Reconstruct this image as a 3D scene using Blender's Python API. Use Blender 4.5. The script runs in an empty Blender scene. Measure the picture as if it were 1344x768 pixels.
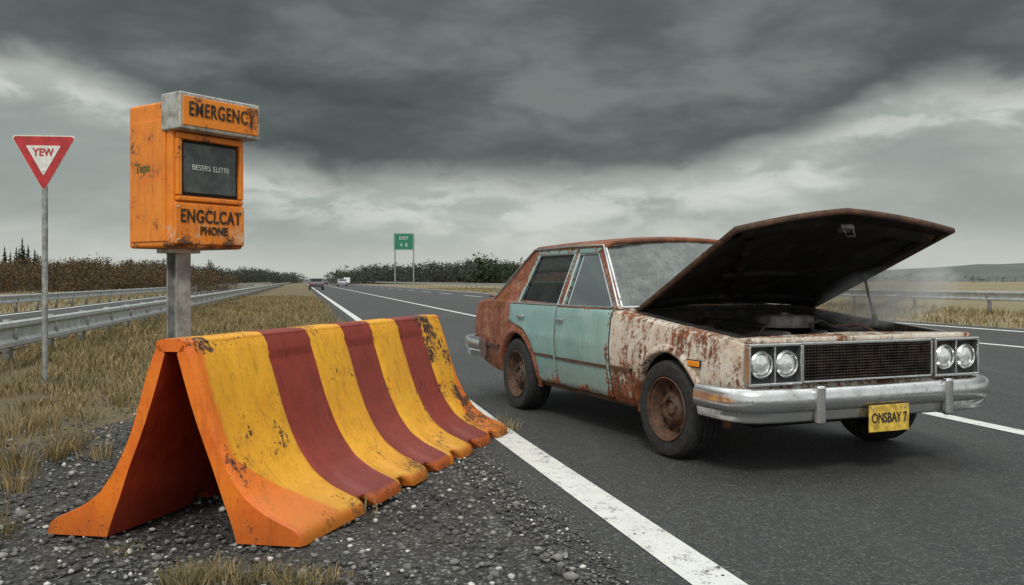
import bpy, bmesh, math, random
import numpy as np
from mathutils import Vector, Matrix
from mathutils import noise as mn
from bisect import bisect
random.seed(7); rng=np.random.default_rng(7)
sc=bpy.context.scene
H=1.2; FPX=1200.0
# ------------------------------------------------------------------ helpers
def link(o):
    sc.collection.objects.link(o); return o
def empty(name,loc=(0,0,0),rotz=0):
    e=bpy.data.objects.new(name,None); link(e); e.location=loc; e.rotation_euler=(0,0,rotz); e.empty_display_size=.2
    return e
def mobj(name,verts,faces,mat=None,parent=None,smooth=False,bevel=0,auto=None):
    me=bpy.data.meshes.new(name); me.from_pydata([tuple(v) for v in verts],[],[tuple(f) for f in faces]); me.update()
    bm=bmesh.new(); bm.from_mesh(me); bmesh.ops.recalc_face_normals(bm,faces=bm.faces); bm.to_mesh(me); bm.free()
    o=bpy.data.objects.new(name,me); link(o)
    if mat: me.materials.append(mat)
    if smooth:
        for p in me.polygons: p.use_smooth=True
    if parent: o.parent=parent
    if bevel:
        b=o.modifiers.new('b','BEVEL'); b.width=bevel; b.segments=3; b.limit_method='ANGLE'; b.angle_limit=math.radians(35)
        for p in me.polygons: p.use_smooth=True
        w=o.modifiers.new('w','WEIGHTED_NORMAL'); w.keep_sharp=False
    return o
def autosmooth(o,deg=35):
    me=o.data
    bm=bmesh.new(); bm.from_mesh(me)
    for e in bm.edges:
        if len(e.link_faces)==2 and e.calc_face_angle(0)>math.radians(deg): e.smooth=False
        else: e.smooth=True
    for f in bm.faces: f.smooth=True
    bm.to_mesh(me); bm.free()
def box(name,c,s,mat,parent,bevel=0.0,rot=None):
    x,y,z=s[0]/2,s[1]/2,s[2]/2
    v=[Vector((i*x,j*y,k*z)) for i in(-1,1) for j in(-1,1) for k in(-1,1)]
    if rot: 
        R=Matrix.Rotation(rot[1],3,rot[0]); v=[R@p for p in v]
    v=[p+Vector(c) for p in v]
    f=[(0,1,3,2),(4,6,7,5),(0,4,5,1),(2,3,7,6),(0,2,6,4),(1,5,7,3)]
    return mobj(name,v,f,mat,parent,bevel=bevel)
def grid(name,P,mat,parent,smooth=True,thick=0,close_u=False):
    nu=len(P); nv=len(P[0]); v=[p for r in P for p in r]; f=[]
    for i in range(nu if close_u else nu-1):
        for j in range(nv-1):
            a=i*nv+j; b=((i+1)%nu)*nv+j
            f.append((a,a+1,b+1,b))
    o=mobj(name,v,f,mat,parent,smooth=smooth)
    if thick:
        s=o.modifiers.new('s','SOLIDIFY'); s.thickness=abs(thick); s.offset=-1 if thick>0 else 1
    return o
def tube(name,pts,r,mat,parent,n=10):
    pts=[Vector(p) for p in pts]; rings=[]
    for i,p in enumerate(pts):
        d=(pts[min(i+1,len(pts)-1)]-pts[max(i-1,0)]).normalized()
        up=Vector((0,0,1)) if abs(d.z)<.9 else Vector((1,0,0))
        a=d.cross(up).normalized(); b=d.cross(a)
        rr=r[i] if isinstance(r,(list,tuple)) else r
        rings.append([p+a*rr*math.cos(t)+b*rr*math.sin(t) for t in [2*math.pi*k/n for k in range(n)]])
    v=[q for R in rings for q in R]; f=[]
    for i in range(len(rings)-1):
        for k in range(n):
            f.append((i*n+k,i*n+(k+1)%n,(i+1)*n+(k+1)%n,(i+1)*n+k))
    f.append(tuple(range(n))); f.append(tuple((len(rings)-1)*n+k for k in range(n)))
    o=mobj(name,v,f,mat,parent,smooth=True); autosmooth(o,50); return o
def lathe(name,prof,mat,parent,c=(0,0,0),axis='y',n=48,deg=35):
    v=[];f=[];m=len(prof)
    for k in range(n):
        t=2*math.pi*k/n
        for r,a in prof:
            if axis=='y': v.append((c[0]+r*math.cos(t),c[1]+a,c[2]+r*math.sin(t)))
            elif axis=='x': v.append((c[0]+a,c[1]+r*math.cos(t),c[2]+r*math.sin(t)))
            else: v.append((c[0]+r*math.cos(t),c[1]+r*math.sin(t),c[2]+a))
    for k in range(n):
        for j in range(m-1):
            a=k*m+j;b=((k+1)%n)*m+j
            f.append((a,a+1,b+1,b))
    o=mobj(name,v,f,mat,parent,smooth=True)
    bm=bmesh.new(); bm.from_mesh(o.data); bmesh.ops.remove_doubles(bm,verts=bm.verts,dist=1e-5)
    bmesh.ops.recalc_face_normals(bm,faces=bm.faces); bm.to_mesh(o.data); bm.free()
    autosmooth(o,deg); return o
def polyprism(name,pts3,off,mat,parent,bevel=0):
    n=len(pts3); off=Vector(off)
    v=[Vector(p) for p in pts3]+[Vector(p)+off for p in pts3]
    f=[tuple(range(n)),tuple(range(2*n-1,n-1,-1))]+[(i,(i+1)%n,n+(i+1)%n,n+i) for i in range(n)]
    return mobj(name,v,f,mat,parent,bevel=bevel)
def text(name,body,size,mat,parent,loc,rot,bold=.0,ext=.0015,sx=1,sp=1.0):
    c=bpy.data.curves.new(name,'FONT'); c.body=body; c.size=size; c.align_x='CENTER'; c.align_y='CENTER'
    c.extrude=ext; c.offset=bold; c.space_character=sp
    t=bpy.data.objects.new(name+'_c',c); link(t); bpy.context.view_layer.update()
    dg=bpy.context.evaluated_depsgraph_get()
    me=bpy.data.meshes.new_from_object(t.evaluated_get(dg)); bpy.data.objects.remove(t)
    o=bpy.data.objects.new(name,me); link(o); me.materials.clear(); me.materials.append(mat)
    o.location=loc; o.rotation_euler=rot; o.scale=(sx,1,1); o.parent=parent; return o
def boolean(o,cut):
    m=o.modifiers.new('x','BOOLEAN'); m.operation='DIFFERENCE'; m.object=cut; m.solver='EXACT'
    bpy.context.view_layer.update(); dg=bpy.context.evaluated_depsgraph_get()
    me=bpy.data.meshes.new_from_object(o.evaluated_get(dg)); o.modifiers.clear(); o.data=me
    bpy.data.objects.remove(cut)
# ------------------------------------------------------------------ node helpers
class M:
    def __init__(s,name,world=False):
        s.m=bpy.data.materials.new(name); s.m.use_nodes=True; s.nt=s.m.node_tree; s.nt.nodes.clear()
        s.out=s.n('ShaderNodeOutputMaterial'); s.b=s.n('ShaderNodeBsdfPrincipled'); s.l(s.b.outputs[0],s.out.inputs[0])
        s.tc=s.n('ShaderNodeTexCoord'); s.obj=s.tc.outputs['Object']
    def n(s,t): return s.nt.nodes.new(t)
    def l(s,a,b): s.nt.links.new(a,b)
    def put(s,sock,v):
        if isinstance(v,bpy.types.NodeSocket): s.l(v,sock)
        elif isinstance(v,(tuple,list)):
            sock.default_value=tuple(v)+((1,) if len(v)==3 and len(sock.default_value)==4 else ())
        else: sock.default_value=v
    def scale(s,v,k):
        m=s.n('ShaderNodeMapping'); s.l(v,m.inputs[0]); m.inputs['Scale'].default_value=k; return m.outputs[0]
    def noise(s,sc_,det=6,rough=.6,vec=None,dist=0):
        n=s.n('ShaderNodeTexNoise'); n.inputs['Scale'].default_value=sc_; n.inputs['Detail'].default_value=min(det,6)
        n.inputs['Roughness'].default_value=rough; n.inputs['Distortion'].default_value=dist
        s.l(vec if vec is not None else s.obj,n.inputs['Vector']); return n.outputs['Fac']
    def vor(s,sc_,out='Distance',vec=None,feat='F1'):
        n=s.n('ShaderNodeTexVoronoi'); n.inputs['Scale'].default_value=sc_; n.feature=feat
        s.l(vec if vec is not None else s.obj,n.inputs['Vector']); return n.outputs[out]
    def sep(s,v=None):
        n=s.n('ShaderNodeSeparateXYZ'); s.l(v if v is not None else s.obj,n.inputs[0]); return n.outputs
    def math(s,op,a,b=0,clamp=False):
        n=s.n('ShaderNodeMath'); n.operation=op; n.use_clamp=clamp; s.put(n.inputs[0],a); s.put(n.inputs[1],b); return n.outputs[0]
    def ss(s,v,a,b,o0=0,o1=1):
        n=s.n('ShaderNodeMapRange'); n.interpolation_type='SMOOTHSTEP'
        s.put(n.inputs[0],v); n.inputs[1].default_value=a; n.inputs[2].default_value=b; n.inputs[3].default_value=o0; n.inputs[4].default_value=o1
        return n.outputs[0]
    def mix(s,f,a,b,bl='MIX'):
        n=s.n('ShaderNodeMix'); n.data_type='RGBA'; n.blend_type=bl
        s.put(n.inputs[0],f); s.put(n.inputs[6],a); s.put(n.inputs[7],b); return n.outputs[2]
    def ramp(s,f,stops):
        n=s.n('ShaderNodeValToRGB'); s.put(n.inputs[0],f); e=n.color_ramp.elements
        while len(e)<len(stops): e.new(.5)
        for k,(p,c) in enumerate(stops): e[k].position=p; e[k].color=tuple(c)+(1,)
        return n.outputs[0]
    def bump(s,h,dist=.01,st=1.0):
        n=s.n('ShaderNodeBump'); n.inputs['Distance'].default_value=dist; n.inputs['Strength'].default_value=st
        s.l(h,n.inputs['Height']); s.l(n.outputs[0],s.b.inputs['Normal'])
    def set(s,col=None,rough=None,metal=None,spec=None):
        if col is not None: s.put(s.b.inputs['Base Color'],col)
        if rough is not None: s.put(s.b.inputs['Roughness'],rough)
        if metal is not None: s.put(s.b.inputs['Metallic'],metal)
        if spec is not None: s.put(s.b.inputs['Specular IOR Level'],spec)
        return s.m
RUST=[(.30,(.04,.016,.009)),(.44,(.12,.038,.015)),(.56,(.27,.085,.028)),(.70,(.42,.16,.055)),(.8,(.46,.25,.13))]
def simple(name,col,rough=.6,metal=0,var=.3,sc_=20,bump=0):
    m=M(name); n=m.noise(sc_,4,.6)
    c=m.mix(m.ss(n,.3,.7),tuple(x*(1-var) for x in col),tuple(min(1,x*(1+var)) for x in col))
    m.set(c,rough,metal)
    if bump: m.bump(n,bump)
    return m.m
# asphalt
m=M('asphalt'); f=m.noise(105,3,.75); big=m.noise(.5,3,.6); vn=m.n('ShaderNodeTexVoronoi'); vn.inputs['Scale'].default_value=95; m.l(m.obj,vn.inputs['Vector']); seps=m.sep(vn.outputs['Color'])
sp=m.ss(seps[0],.70,1.0); sp2=m.ss(seps[1],.72,1.0)
c=m.mix(m.ss(f,.38,.64),(.015,.016,.0165),(.070,.073,.074)); c=m.mix(m.math('MULTIPLY',sp,.6),c,(.19,.19,.185)); c=m.mix(m.math('MULTIPLY',sp2,.65),c,(.009,.009,.009))
c=m.mix(m.ss(big,.35,.7,0,.25),c,(.028,.029,.031))
w=m.noise(1.3,4,.65,m.scale(m.obj,(1.5,.08,1))); c=m.mix(m.ss(w,.48,.72,0,.30),c,(.095,.096,.094))
m.set(c,m.ss(f,.3,.7,.62,.88)); m.bump(m.math('ADD',f,m.math('MULTIPLY',vn.outputs['Distance'],-.7)),.009,1); ASPH=m.m
m=M('road_paint'); a=m.noise(7,5,.75); b=m.noise(75,4,.75); k=m.math('ADD',m.math('MULTIPLY',a,.5),m.math('MULTIPLY',b,.5))
c=m.mix(m.ss(k,.39,.48),(.12,.12,.117),(.66,.66,.63)); c=m.mix(m.ss(m.noise(2,5),.4,.75,0,.4),c,(.40,.39,.36)); m.set(c,.75); m.bump(b,.004,.8); LINE=m.m
# verge
m=M('gravel_verge'); at=m.n('ShaderNodeAttribute'); at.attribute_name='gravel'
g=m.math('ADD',at.outputs['Fac'],m.math('MULTIPLY',m.math('SUBTRACT',m.noise(1.3,5,.65),.5),1.6)); gm=m.ss(g,.4,.62)
v1=m.n('ShaderNodeTexVoronoi'); v1.inputs['Scale'].default_value=40; m.l(m.obj,v1.inputs['Vector']); sv=m.sep(v1.outputs['Color']); d=v1.outputs['Distance']; v2=m.vor(110,'Color'); s2=m.sep(v2)
gc=m.ramp(sv[0],[(0,(.03,.03,.03)),(.5,(.085,.085,.082)),(.85,(.17,.168,.16)),(1,(.40,.40,.38))])
gc=m.mix(.45,gc,m.ramp(s2[1],[(0,(.02,.02,.02)),(.6,(.08,.079,.076)),(1,(.28,.275,.26))]))
gc=m.mix(m.ss(d,.25,.6,0,.7),gc,(.02,.02,.019))
gc=m.mix(m.ss(m.noise(2.2,4),.5,.75,0,.5),gc,(.07,.06,.047))
gr=m.mix(m.noise(30,5,.7),(.09,.07,.035),(.26,.19,.10)); gr=m.mix(m.ss(m.noise(1.1,4),.4,.7,0,.5),gr,(.10,.09,.045))
c=m.mix(gm,gr,gc); m.set(c,.95); m.bump(m.math('ADD',m.math('MULTIPLY',d,-1),m.noise(90,2)),.025,1); VERGE=m.m
m=M('field'); n=m.noise(.05,6,.6); n2=m.noise(3,5,.7); c=m.mix(m.ss(n,.35,.65),(.23,.18,.10),(.14,.127,.072)); c=m.mix(m.ss(n2,.3,.7,0,.5),c,(.28,.22,.13)); m.set(c,1); FIELD=m.m
m=M('dry_grass'); gi=m.n('ShaderNodeNewGeometry'); r=gi.outputs['Random Per Island']
c=m.ramp(r,[(0,(.06,.06,.024)),(.25,(.15,.12,.05)),(.6,(.29,.205,.092)),(1,(.46,.35,.19))]); c=m.mix(m.ss(m.noise(.8,3),.42,.66,0,.6),c,(.085,.085,.032)); m.set(c,.9); GRASS=m.m
m=M('gravel_stone'); gi=m.n('ShaderNodeNewGeometry'); r=gi.outputs['Random Per Island']
c=m.ramp(r,[(0,(.03,.03,.03)),(.45,(.09,.088,.085)),(.8,(.19,.185,.175)),(.93,(.32,.315,.30)),(1,(.68,.67,.63))]); c=m.mix(m.ss(m.noise(90,2),.4,.7,0,.4),c,(.055,.052,.048)); m.set(c,.9); STONE=m.m
def leafmat(name,a,b):
    m=M(name); gi=m.n('ShaderNodeNewGeometry'); r=gi.outputs['Random Per Island']; m.set(m.mix(r,a,b),1,None,.1); return m.m
LEAF_B=leafmat('autumn_leaf',(.045,.035,.022),(.15,.10,.055)); LEAF_G=leafmat('dark_leaf',(.018,.027,.020),(.05,.062,.040)); LEAF_F=leafmat('far_leaf',(.045,.053,.046),(.085,.092,.072)); LEAF_M=leafmat('roadside_leaf',(.02,.035,.02),(.06,.08,.04))  # far_leaf is lightened: distance haze mixed into its colour
BARK=simple('bark',(.07,.06,.05),.95)
m=M('galvanised'); n=m.noise(4,6,.65); st=m.noise(6,5,.7,m.scale(m.obj,(6,6,.6)))
c=m.mix(m.ss(n,.3,.7),(.34,.36,.36),(.52,.54,.54)); c=m.mix(m.ss(st,.56,.72,0,.6),c,(.18,.12,.08)); m.set(c,.5,.45); GALV=m.m
m=M('weathered_post'); n=m.noise(9,6,.65); c=m.mix(m.ss(n,.35,.7),(.20,.205,.20),(.42,.43,.41)); c=m.mix(m.ss(m.noise(5,6),.57,.72,0,.7),c,(.17,.09,.05)); m.set(c,.6,.3); POST=m.m
# ---------------- car materials
def rustcol(m,sc_=9): 
    return m.ramp(m.mix(.45,m.noise(sc_,6,.72),m.noise(sc_*5,5,.75)),RUST)
m=M('rusted_body'); X,Y_,Z=m.sep()[0:3]
rc=rustcol(m,7)
frontm=m.ss(X,-.9,-.75); paint=m.mix(frontm,(.26,.05,.03),(.64,.60,.52))
paint=m.mix(m.ss(m.noise(9,6,.75),.40,.64,0,.55),paint,(.45,.27,.16))
big=m.noise(2.6,6,.74,m.scale(m.obj,(1,1,.8)),.3); fine=m.noise(38,6,.8); stk=m.noise(17,5,.75,m.scale(m.obj,(1.3,1.3,.16)))
k=m.math('ADD',m.math('MULTIPLY',big,.42),m.math('MULTIPLY',fine,.30)); k=m.math('ADD',k,m.math('MULTIPLY',stk,.28))
k=m.math('ADD',k,m.ss(Z,.62,.30,0,.10)); k=m.math('ADD',k,m.ss(X,-2.6,-2.9,0,-.015)); k=m.math('ADD',k,m.ss(Z,.88,.96,0,.04))
mask=m.ss(k,.500,.545)
c=m.mix(mask,paint,rc); c=m.mix(m.ss(m.noise(3.1,6,.75),.57,.71,0,.7),c,(.07,.032,.018)); c=m.mix(m.ss(m.noise(24,6,.8),.60,.66,0,.8),c,(.04,.02,.012))
m.set(c,m.ss(mask,0,1,.38,.85)); m.bump(m.math('ADD',m.math('MULTIPLY',mask,.4),m.math('MULTIPLY',fine,.7)),.006,.8); BODY=m.m
m=M('teal_door_paint'); X,Y_,Z=m.sep()[0:3]; rc=rustcol(m)
n=m.noise(4,6,.7); fine=m.noise(34,6,.78); st=m.noise(9,6,.75,m.scale(m.obj,(3,3,.22)))
p=m.mix(m.ss(n,.35,.7),(.19,.345,.33),(.29,.445,.425)); p=m.mix(m.ss(st,.50,.70,0,.45),p,(.25,.26,.21)); p=m.mix(m.ss(Z,.60,.28,0,.45),p,(.20,.19,.15)); p=m.mix(m.ss(m.noise(1.6,5,.7),.5,.7,0,.35),p,(.36,.47,.45))
k=m.math('ADD',m.math('MULTIPLY',n,.45),m.math('MULTIPLY',fine,.38)); k=m.math('ADD',k,m.math('MULTIPLY',st,.17)); k=m.math('ADD',k,m.ss(Z,.42,.29,0,.11)); k=m.math('ADD',k,m.ss(Z,.93,.99,0,.06))
e1=m.math('ABSOLUTE',m.math('ADD',X,.80)); e2=m.math('ABSOLUTE',m.math('ADD',X,1.71)); k=m.math('ADD',k,m.ss(e1,.07,.0,0,.07)); k=m.math('ADD',k,m.ss(e2,.05,.0,0,.07))
mask=m.ss(k,.578,.608); c=m.mix(mask,p,rc); m.set(c,m.ss(mask,0,1,.32,.85)); m.bump(m.math('ADD',mask,m.math('MULTIPLY',fine,.3)),.003,.6); TEAL=m.m
m=M('rust_roof'); rc=rustcol(m,5); n=m.noise(3,6,.7); c=m.mix(m.ss(n,.52,.68,0,.5),rc,(.32,.20,.14)); c=m.mix(m.ss(m.noise(1.8,5,.7),.45,.66,0,.8),c,(.085,.038,.024)); m.set(c,.65); m.bump(m.noise(40,5),.004,.6); ROOF=m.m
m=M('hood_edge_metal'); c=m.ramp(m.mix(.5,m.noise(6,6,.7),m.noise(40,5,.75)),[(.35,(.015,.010,.008)),(.5,(.06,.028,.017)),(.62,(.15,.06,.03)),(.75,(.26,.12,.07))]); m.set(c,.7); LIP=m.m
m=M('dark_rusty_metal'); n=m.noise(7,6,.7); c=m.mix(m.ss(n,.4,.7),(.010,.0095,.009),(.038,.03,.025)); c=m.mix(m.ss(m.noise(11,6),.6,.72,0,.8),c,(.10,.045,.024)); m.set(c,.85,0,.25); m.bump(n,.01,.5); BAY=m.m  # near-black metal with rust patches, for bay, wheel wells and underside
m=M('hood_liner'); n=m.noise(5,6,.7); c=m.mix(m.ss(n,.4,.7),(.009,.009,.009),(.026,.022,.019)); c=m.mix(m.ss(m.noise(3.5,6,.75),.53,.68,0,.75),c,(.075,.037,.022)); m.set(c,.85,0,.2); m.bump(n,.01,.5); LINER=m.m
m=M('worn_chrome'); n=m.noise(8,6,.75); d=m.noise(60,4,.7); c=m.mix(m.ss(n,.45,.75),(.66,.67,.68),(.40,.39,.37)); mk=m.ss(m.math('ADD',m.math('MULTIPLY',m.noise(5,5,.7),.45),m.math('MULTIPLY',m.noise(38,6,.8),.55)),.575,.62); c=m.mix(mk,c,(.13,.065,.04)); m.set(c,m.ss(n,.3,.75,.12,.38),m.ss(mk,0,1,.92,.15)); m.bump(m.math('ADD',d,m.math('MULTIPLY',m.noise(6,3),3)),.001,.6); CHROME=m.m
RUBBER=simple('tyre_rubber',(.020,.020,.020),.85,0,.5,30,.003)
m=M('rusty_wheel_steel'); c=m.ramp(m.mix(.5,m.noise(9,6,.7),m.noise(50,5,.75)),[(.35,(.025,.015,.010)),(.5,(.085,.042,.024)),(.65,(.17,.085,.045))]); m.set(m.mix(m.ss(m.noise(6,5),.5,.7,0,.6),c,(.13,.115,.10)),.75,.1); m.bump(m.noise(60,4),.002,.6); RIM=m.m
GRILL=simple('grille_metal',(.06,.045,.038),.45,.5,.6,12)
BLACK=simple('black_trim',(.012,.012,.013),.5); SEAT=simple('seat_vinyl',(.09,.08,.07),.6); ENG=simple('engine_metal',(.08,.075,.07),.5,.5,.5,15,.004)
DARK=simple('dark_gap',(.006,.006,.006),.9)
def glass(name,tint,dust,fac_t,rough=.06):
    m=M(name); g=m.n('ShaderNodeBsdfGlossy'); g.inputs['Roughness'].default_value=rough; g.inputs[0].default_value=(.9,.95,.95,1)
    t=m.n('ShaderNodeBsdfTransparent'); t.inputs[0].default_value=tint+(1,)
    d=m.n('ShaderNodeBsdfDiffuse'); d.inputs[0].default_value=dust+(1,)
    a=m.n('ShaderNodeMixShader'); k=m.math('ADD',m.math('MULTIPLY',m.noise(5,5,.7),.6),m.math('MULTIPLY',m.noise(45,5,.8),.4)); dm=m.ss(k,.40,.66,fac_t*.35,min(1,fac_t*1.6)); m.l(dm,a.inputs[0]); m.l(t.outputs[0],a.inputs[1]); m.l(d.outputs[0],a.inputs[2])
    fr=m.n('ShaderNodeFresnel'); fr.inputs[0].default_value=1.5
    b=m.n('ShaderNodeMixShader'); m.l(m.math('ADD',fr.outputs[0],.02,True),b.inputs[0]); m.l(a.outputs[0],b.inputs[1]); m.l(g.outputs[0],b.inputs[2])
    m.l(b.outputs[0],m.out.inputs[0]); return m.m
GLASS=glass('dusty_glass',(.74,.80,.78),(.17,.19,.18),.12,.03); WSH=glass('dusty_windscreen',(.62,.68,.66),(.24,.275,.26),.36,.05)
m=M('lamp_lens'); c=m.mix(m.ss(m.noise(25,4),.4,.7),(.80,.83,.83),(.55,.56,.53)); m.set(c,.08,.55); m.bump(m.vor(70),.002,.6); LENS=m.m
m=M('amber_lens'); m.set((.80,.27,.03),.25); AMBER=m.m
# ---------------- barrier / box
def worn(name,base,dark,sc_=5,thr=.6,scr=(.10,.035,.02),rough=.42,edge=None):
    m=M(name); n=m.noise(sc_,6,.7); f=m.noise(sc_*7,6,.8); st=m.noise(sc_*1.6,6,.75,m.scale(m.obj,(3,3,.35))); X,Y_,Z=m.sep()[0:3]
    c=m.mix(m.ss(n,.3,.7),base,dark)
    if edge:
        s_=m.math('ADD',m.math('MULTIPLY',m.math('ADD',X,1.575),.287),m.math('MULTIPLY',m.math('SUBTRACT',Y_,4.22),.958))
        wob=m.math('MULTIPLY',m.math('SUBTRACT',m.noise(9,5,.7),.5),.09)
        a=m.ss(m.math('ADD',m.math('SUBTRACT',s_,m.ss(Z,.42,.02,.105,.50)),wob),.02,-.02)
        b=m.ss(m.math('ADD',m.math('ADD',s_,m.ss(Z,.55,.02,.0,.30)),wob),3.12,3.22)
        l=m.ss(m.math('ADD',Z,m.math('MULTIPLY',wob,.5)),.075,.045)
        em=m.math('MAXIMUM',m.math('MAXIMUM',a,b),l); c=m.mix(em,c,m.mix(n,(.84,.21,.012),(.72,.14,.01)))
    c=m.mix(m.ss(st,.48,.72,0,.55),c,tuple(x*.42 for x in dark)); c=m.mix(m.ss(m.noise(55,5,.8),.52,.66,0,.35),c,tuple(x*.4 for x in dark))
    k=m.math('ADD',m.math('MULTIPLY',m.noise(sc_*.7,5,.6),.5),m.math('MULTIPLY',f,.5))
    k=m.math('ADD',k,m.ss(Y_,6.3,7.2,0,.050)); k=m.math('ADD',k,m.ss(Z,.16,.02,0,.03))
    k=m.math('ADD',k,m.math('MULTIPLY',m.ss(Z,.66,.86,0,.045),m.ss(Y_,5.2,4.5)))
    mk=m.ss(k,thr,thr+.02)
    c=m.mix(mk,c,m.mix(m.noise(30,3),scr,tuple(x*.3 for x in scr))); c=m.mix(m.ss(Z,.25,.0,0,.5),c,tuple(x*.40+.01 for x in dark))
    m.set(c,m.ss(f,.3,.7,rough-.08,rough+.18)); m.bump(m.math('ADD',m.math('MULTIPLY',mk,-.6),m.math('MULTIPLY',f,.3)),.003,.7); return m.m
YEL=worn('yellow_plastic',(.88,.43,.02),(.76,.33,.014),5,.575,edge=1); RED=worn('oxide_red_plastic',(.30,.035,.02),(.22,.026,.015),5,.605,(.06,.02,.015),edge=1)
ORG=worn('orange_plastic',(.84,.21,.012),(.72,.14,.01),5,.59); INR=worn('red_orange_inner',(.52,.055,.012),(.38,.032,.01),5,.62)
m=M('orange_enamel'); n=m.noise(3,6,.7); st=m.noise(8,6,.78,m.scale(m.obj,(3,3,.3))); f=m.noise(40,6,.82); X,Y_,Z=m.sep()[0:3]
c=m.mix(m.ss(n,.3,.7),(.82,.26,.016),(.70,.185,.012)); c=m.mix(m.ss(st,.50,.72,0,.65),c,(.36,.085,.015)); c=m.mix(m.ss(m.noise(1.8,5,.7),.5,.7,0,.4),c,(.50,.13,.012))
pale=m.math('MULTIPLY',m.ss(Z,1.62,1.50),m.ss(m.math('ADD',m.math('MULTIPLY',m.noise(9,5,.7),.5),m.math('MULTIPLY',f,.5)),.50,.56)); pale=m.math('MULTIPLY',pale,m.ss(Y_,.12,.0)); c=m.mix(m.math('MULTIPLY',pale,.6),c,(.62,.50,.36))
k=m.math('ADD',m.math('MULTIPLY',m.noise(6,4),.5),m.math('MULTIPLY',f,.5)); k=m.math('ADD',k,m.ss(Z,1.5,1.41,0,.07)); k=m.math('ADD',k,m.ss(Z,2.27,2.35,0,.03)); c=m.mix(m.ss(k,.570,.605),c,m.mix(m.noise(30,3),(.20,.075,.03),(.06,.03,.02))); m.set(c,.42); m.bump(f,.002,.6); BOXO=m.m
m=M('worn_steel_trim'); n=m.noise(14,6,.7); c=m.mix(m.ss(n,.4,.7),(.48,.48,.45),(.22,.18,.14)); m.set(c,.5,.4); TRIM=m.m
m=M('black_lettering'); n=m.noise(34,6,.82); m.set(m.mix(m.ss(n,.56,.62),(.02,.014,.01),(.50,.17,.03)),.6); LET=m.m
m=M('dark_screen'); n=m.noise(9,6,.7); m.set(m.mix(m.ss(n,.4,.7),(.035,.045,.045),(.085,.10,.10)),.28); SCREEN=m.m
WHITE=simple('white_sheeting',(.66,.66,.62),.5,0,.12); SRED=simple('red_sheeting',(.42,.02,.025),.4,0,.25,8); GREEN=simple('green_sheeting',(.012,.17,.09),.5,0,.2)
PLATE=simple('yellow_plate',(.60,.40,.06),.5,0,.4,25); PALE=simple('pale_letters',(.5,.52,.5),.6); PLET=simple('plate_letters',(.03,.025,.02),.6)
# ------------------------------------------------------------------ road alignment
def kx(Y): 
    return -.2225*Y - .0075*max(0,Y-28) + .03*max(0,7.2-max(Y,2))
YS=[-30,-15,-5,0,2,3,4,5,6,7,8,9,10,12,14,16,18,20,24,28,34,40,50,60,80,100,130,170,220,300,400,600,900,1500,2500]
def strip(name,c0,c1,z,mat,Y0=-30,Y1=2500,jit=0,step=.35,parent=None):
    L=[y for y in YS if Y0<y<Y1]
    if jit: L=[y for y in L if y<0 or y>16]+list(np.arange(0,16,.02))
    L=sorted([Y0]+L+[Y1])
    P=[]
    for y in L:
        j=jit*(mn.noise(Vector((y*1.1,3,0)))*1.0+mn.noise(Vector((y*5,7,0)))*.8+mn.noise(Vector((y*21,1,0)))*.6) if jit else 0
        P.append([(kx(y)+c0+j,y,z),(kx(y)+c1,y,z)])
    return grid(name,P,mat,parent,smooth=False)
mobj('ground',[(-4000,-200,-.09),(4000,-200,-.09),(4000,5000,-.09),(-4000,5000,-.09)],[(0,1,2,3)],FIELD)
road=empty('road')
strip('asphalt_surface',1.15,17.6,0,ASPH,jit=.07,parent=road)
strip('edge_line',1.40,1.62,.004,LINE,parent=road,Y0=-10)
strip('lane_line',5.52,5.70,.004,LINE,parent=road,Y0=-10)
strip('outer_edge_line',16.5,16.75,.004,LINE,parent=road,Y0=-10)
y=1.0;i=0
while y<220:
    strip('lane_dash_%d'%i,12.7,12.9,.004,LINE,Y0=y,Y1=y+7.5,parent=road); y+=13;i+=1
r2=empty('road'); strip('asphalt_surface',-11.0,-5.2,-.01,ASPH,parent=r2)
strip('edge_line',-5.75,-5.55,-.006,LINE,parent=r2); strip('edge_line_outer',-10.6,-10.4,-.006,LINE,parent=r2)
strip('field_verge',17.4,24,-.02,FIELD)
def cg(Y): return float(np.interp(Y,[3,6,8,10,13,18,24,40],[-2.9,-2.5,-1.7,-.9,.1,.7,.85,.9]))
Yl=[]; y=1.5
while y<22: Yl.append(y); y+=.16
Yl+=list(np.geomspace(22.2,2500,40)); Yl=[-20,-5,0]+Yl
CL=list(np.linspace(-5.3,1.38,44)); P=[];G_=[]
for y in Yl:
    row=[]
    for c in CL:
        z=-.02+.022*mn.noise(Vector((c*1.3,y*1.3,0)))+.01*mn.noise(Vector((c*5,y*5,3))) 
        if c>.9: z=-.005
        elif c>.6: z=z*(.9-c)/.3-.005*(c-.6)/.3
        if c<-3.2: z+=-.05*(-3.2-c)*.3
        row.append((kx(y)+c,y,z)); G_.append(min(1,max(0,.5+(c-cg(y))*.9)))
    P.append(row)
vg=grid('gravel_verge',P,VERGE,None); at=vg.data.attributes.new('gravel','FLOAT','POINT'); at.data.foreach_set('value',G_)
def ico():
    bm=bmesh.new(); bmesh.ops.create_icosphere(bm,subdivisions=1,radius=1); v=np.array([p.co[:] for p in bm.verts]); f=np.array([[q.index for q in t.verts] for t in bm.faces]); bm.free(); return v,f
iv,jf=ico(); V=[];F=[];n0=0
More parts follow.
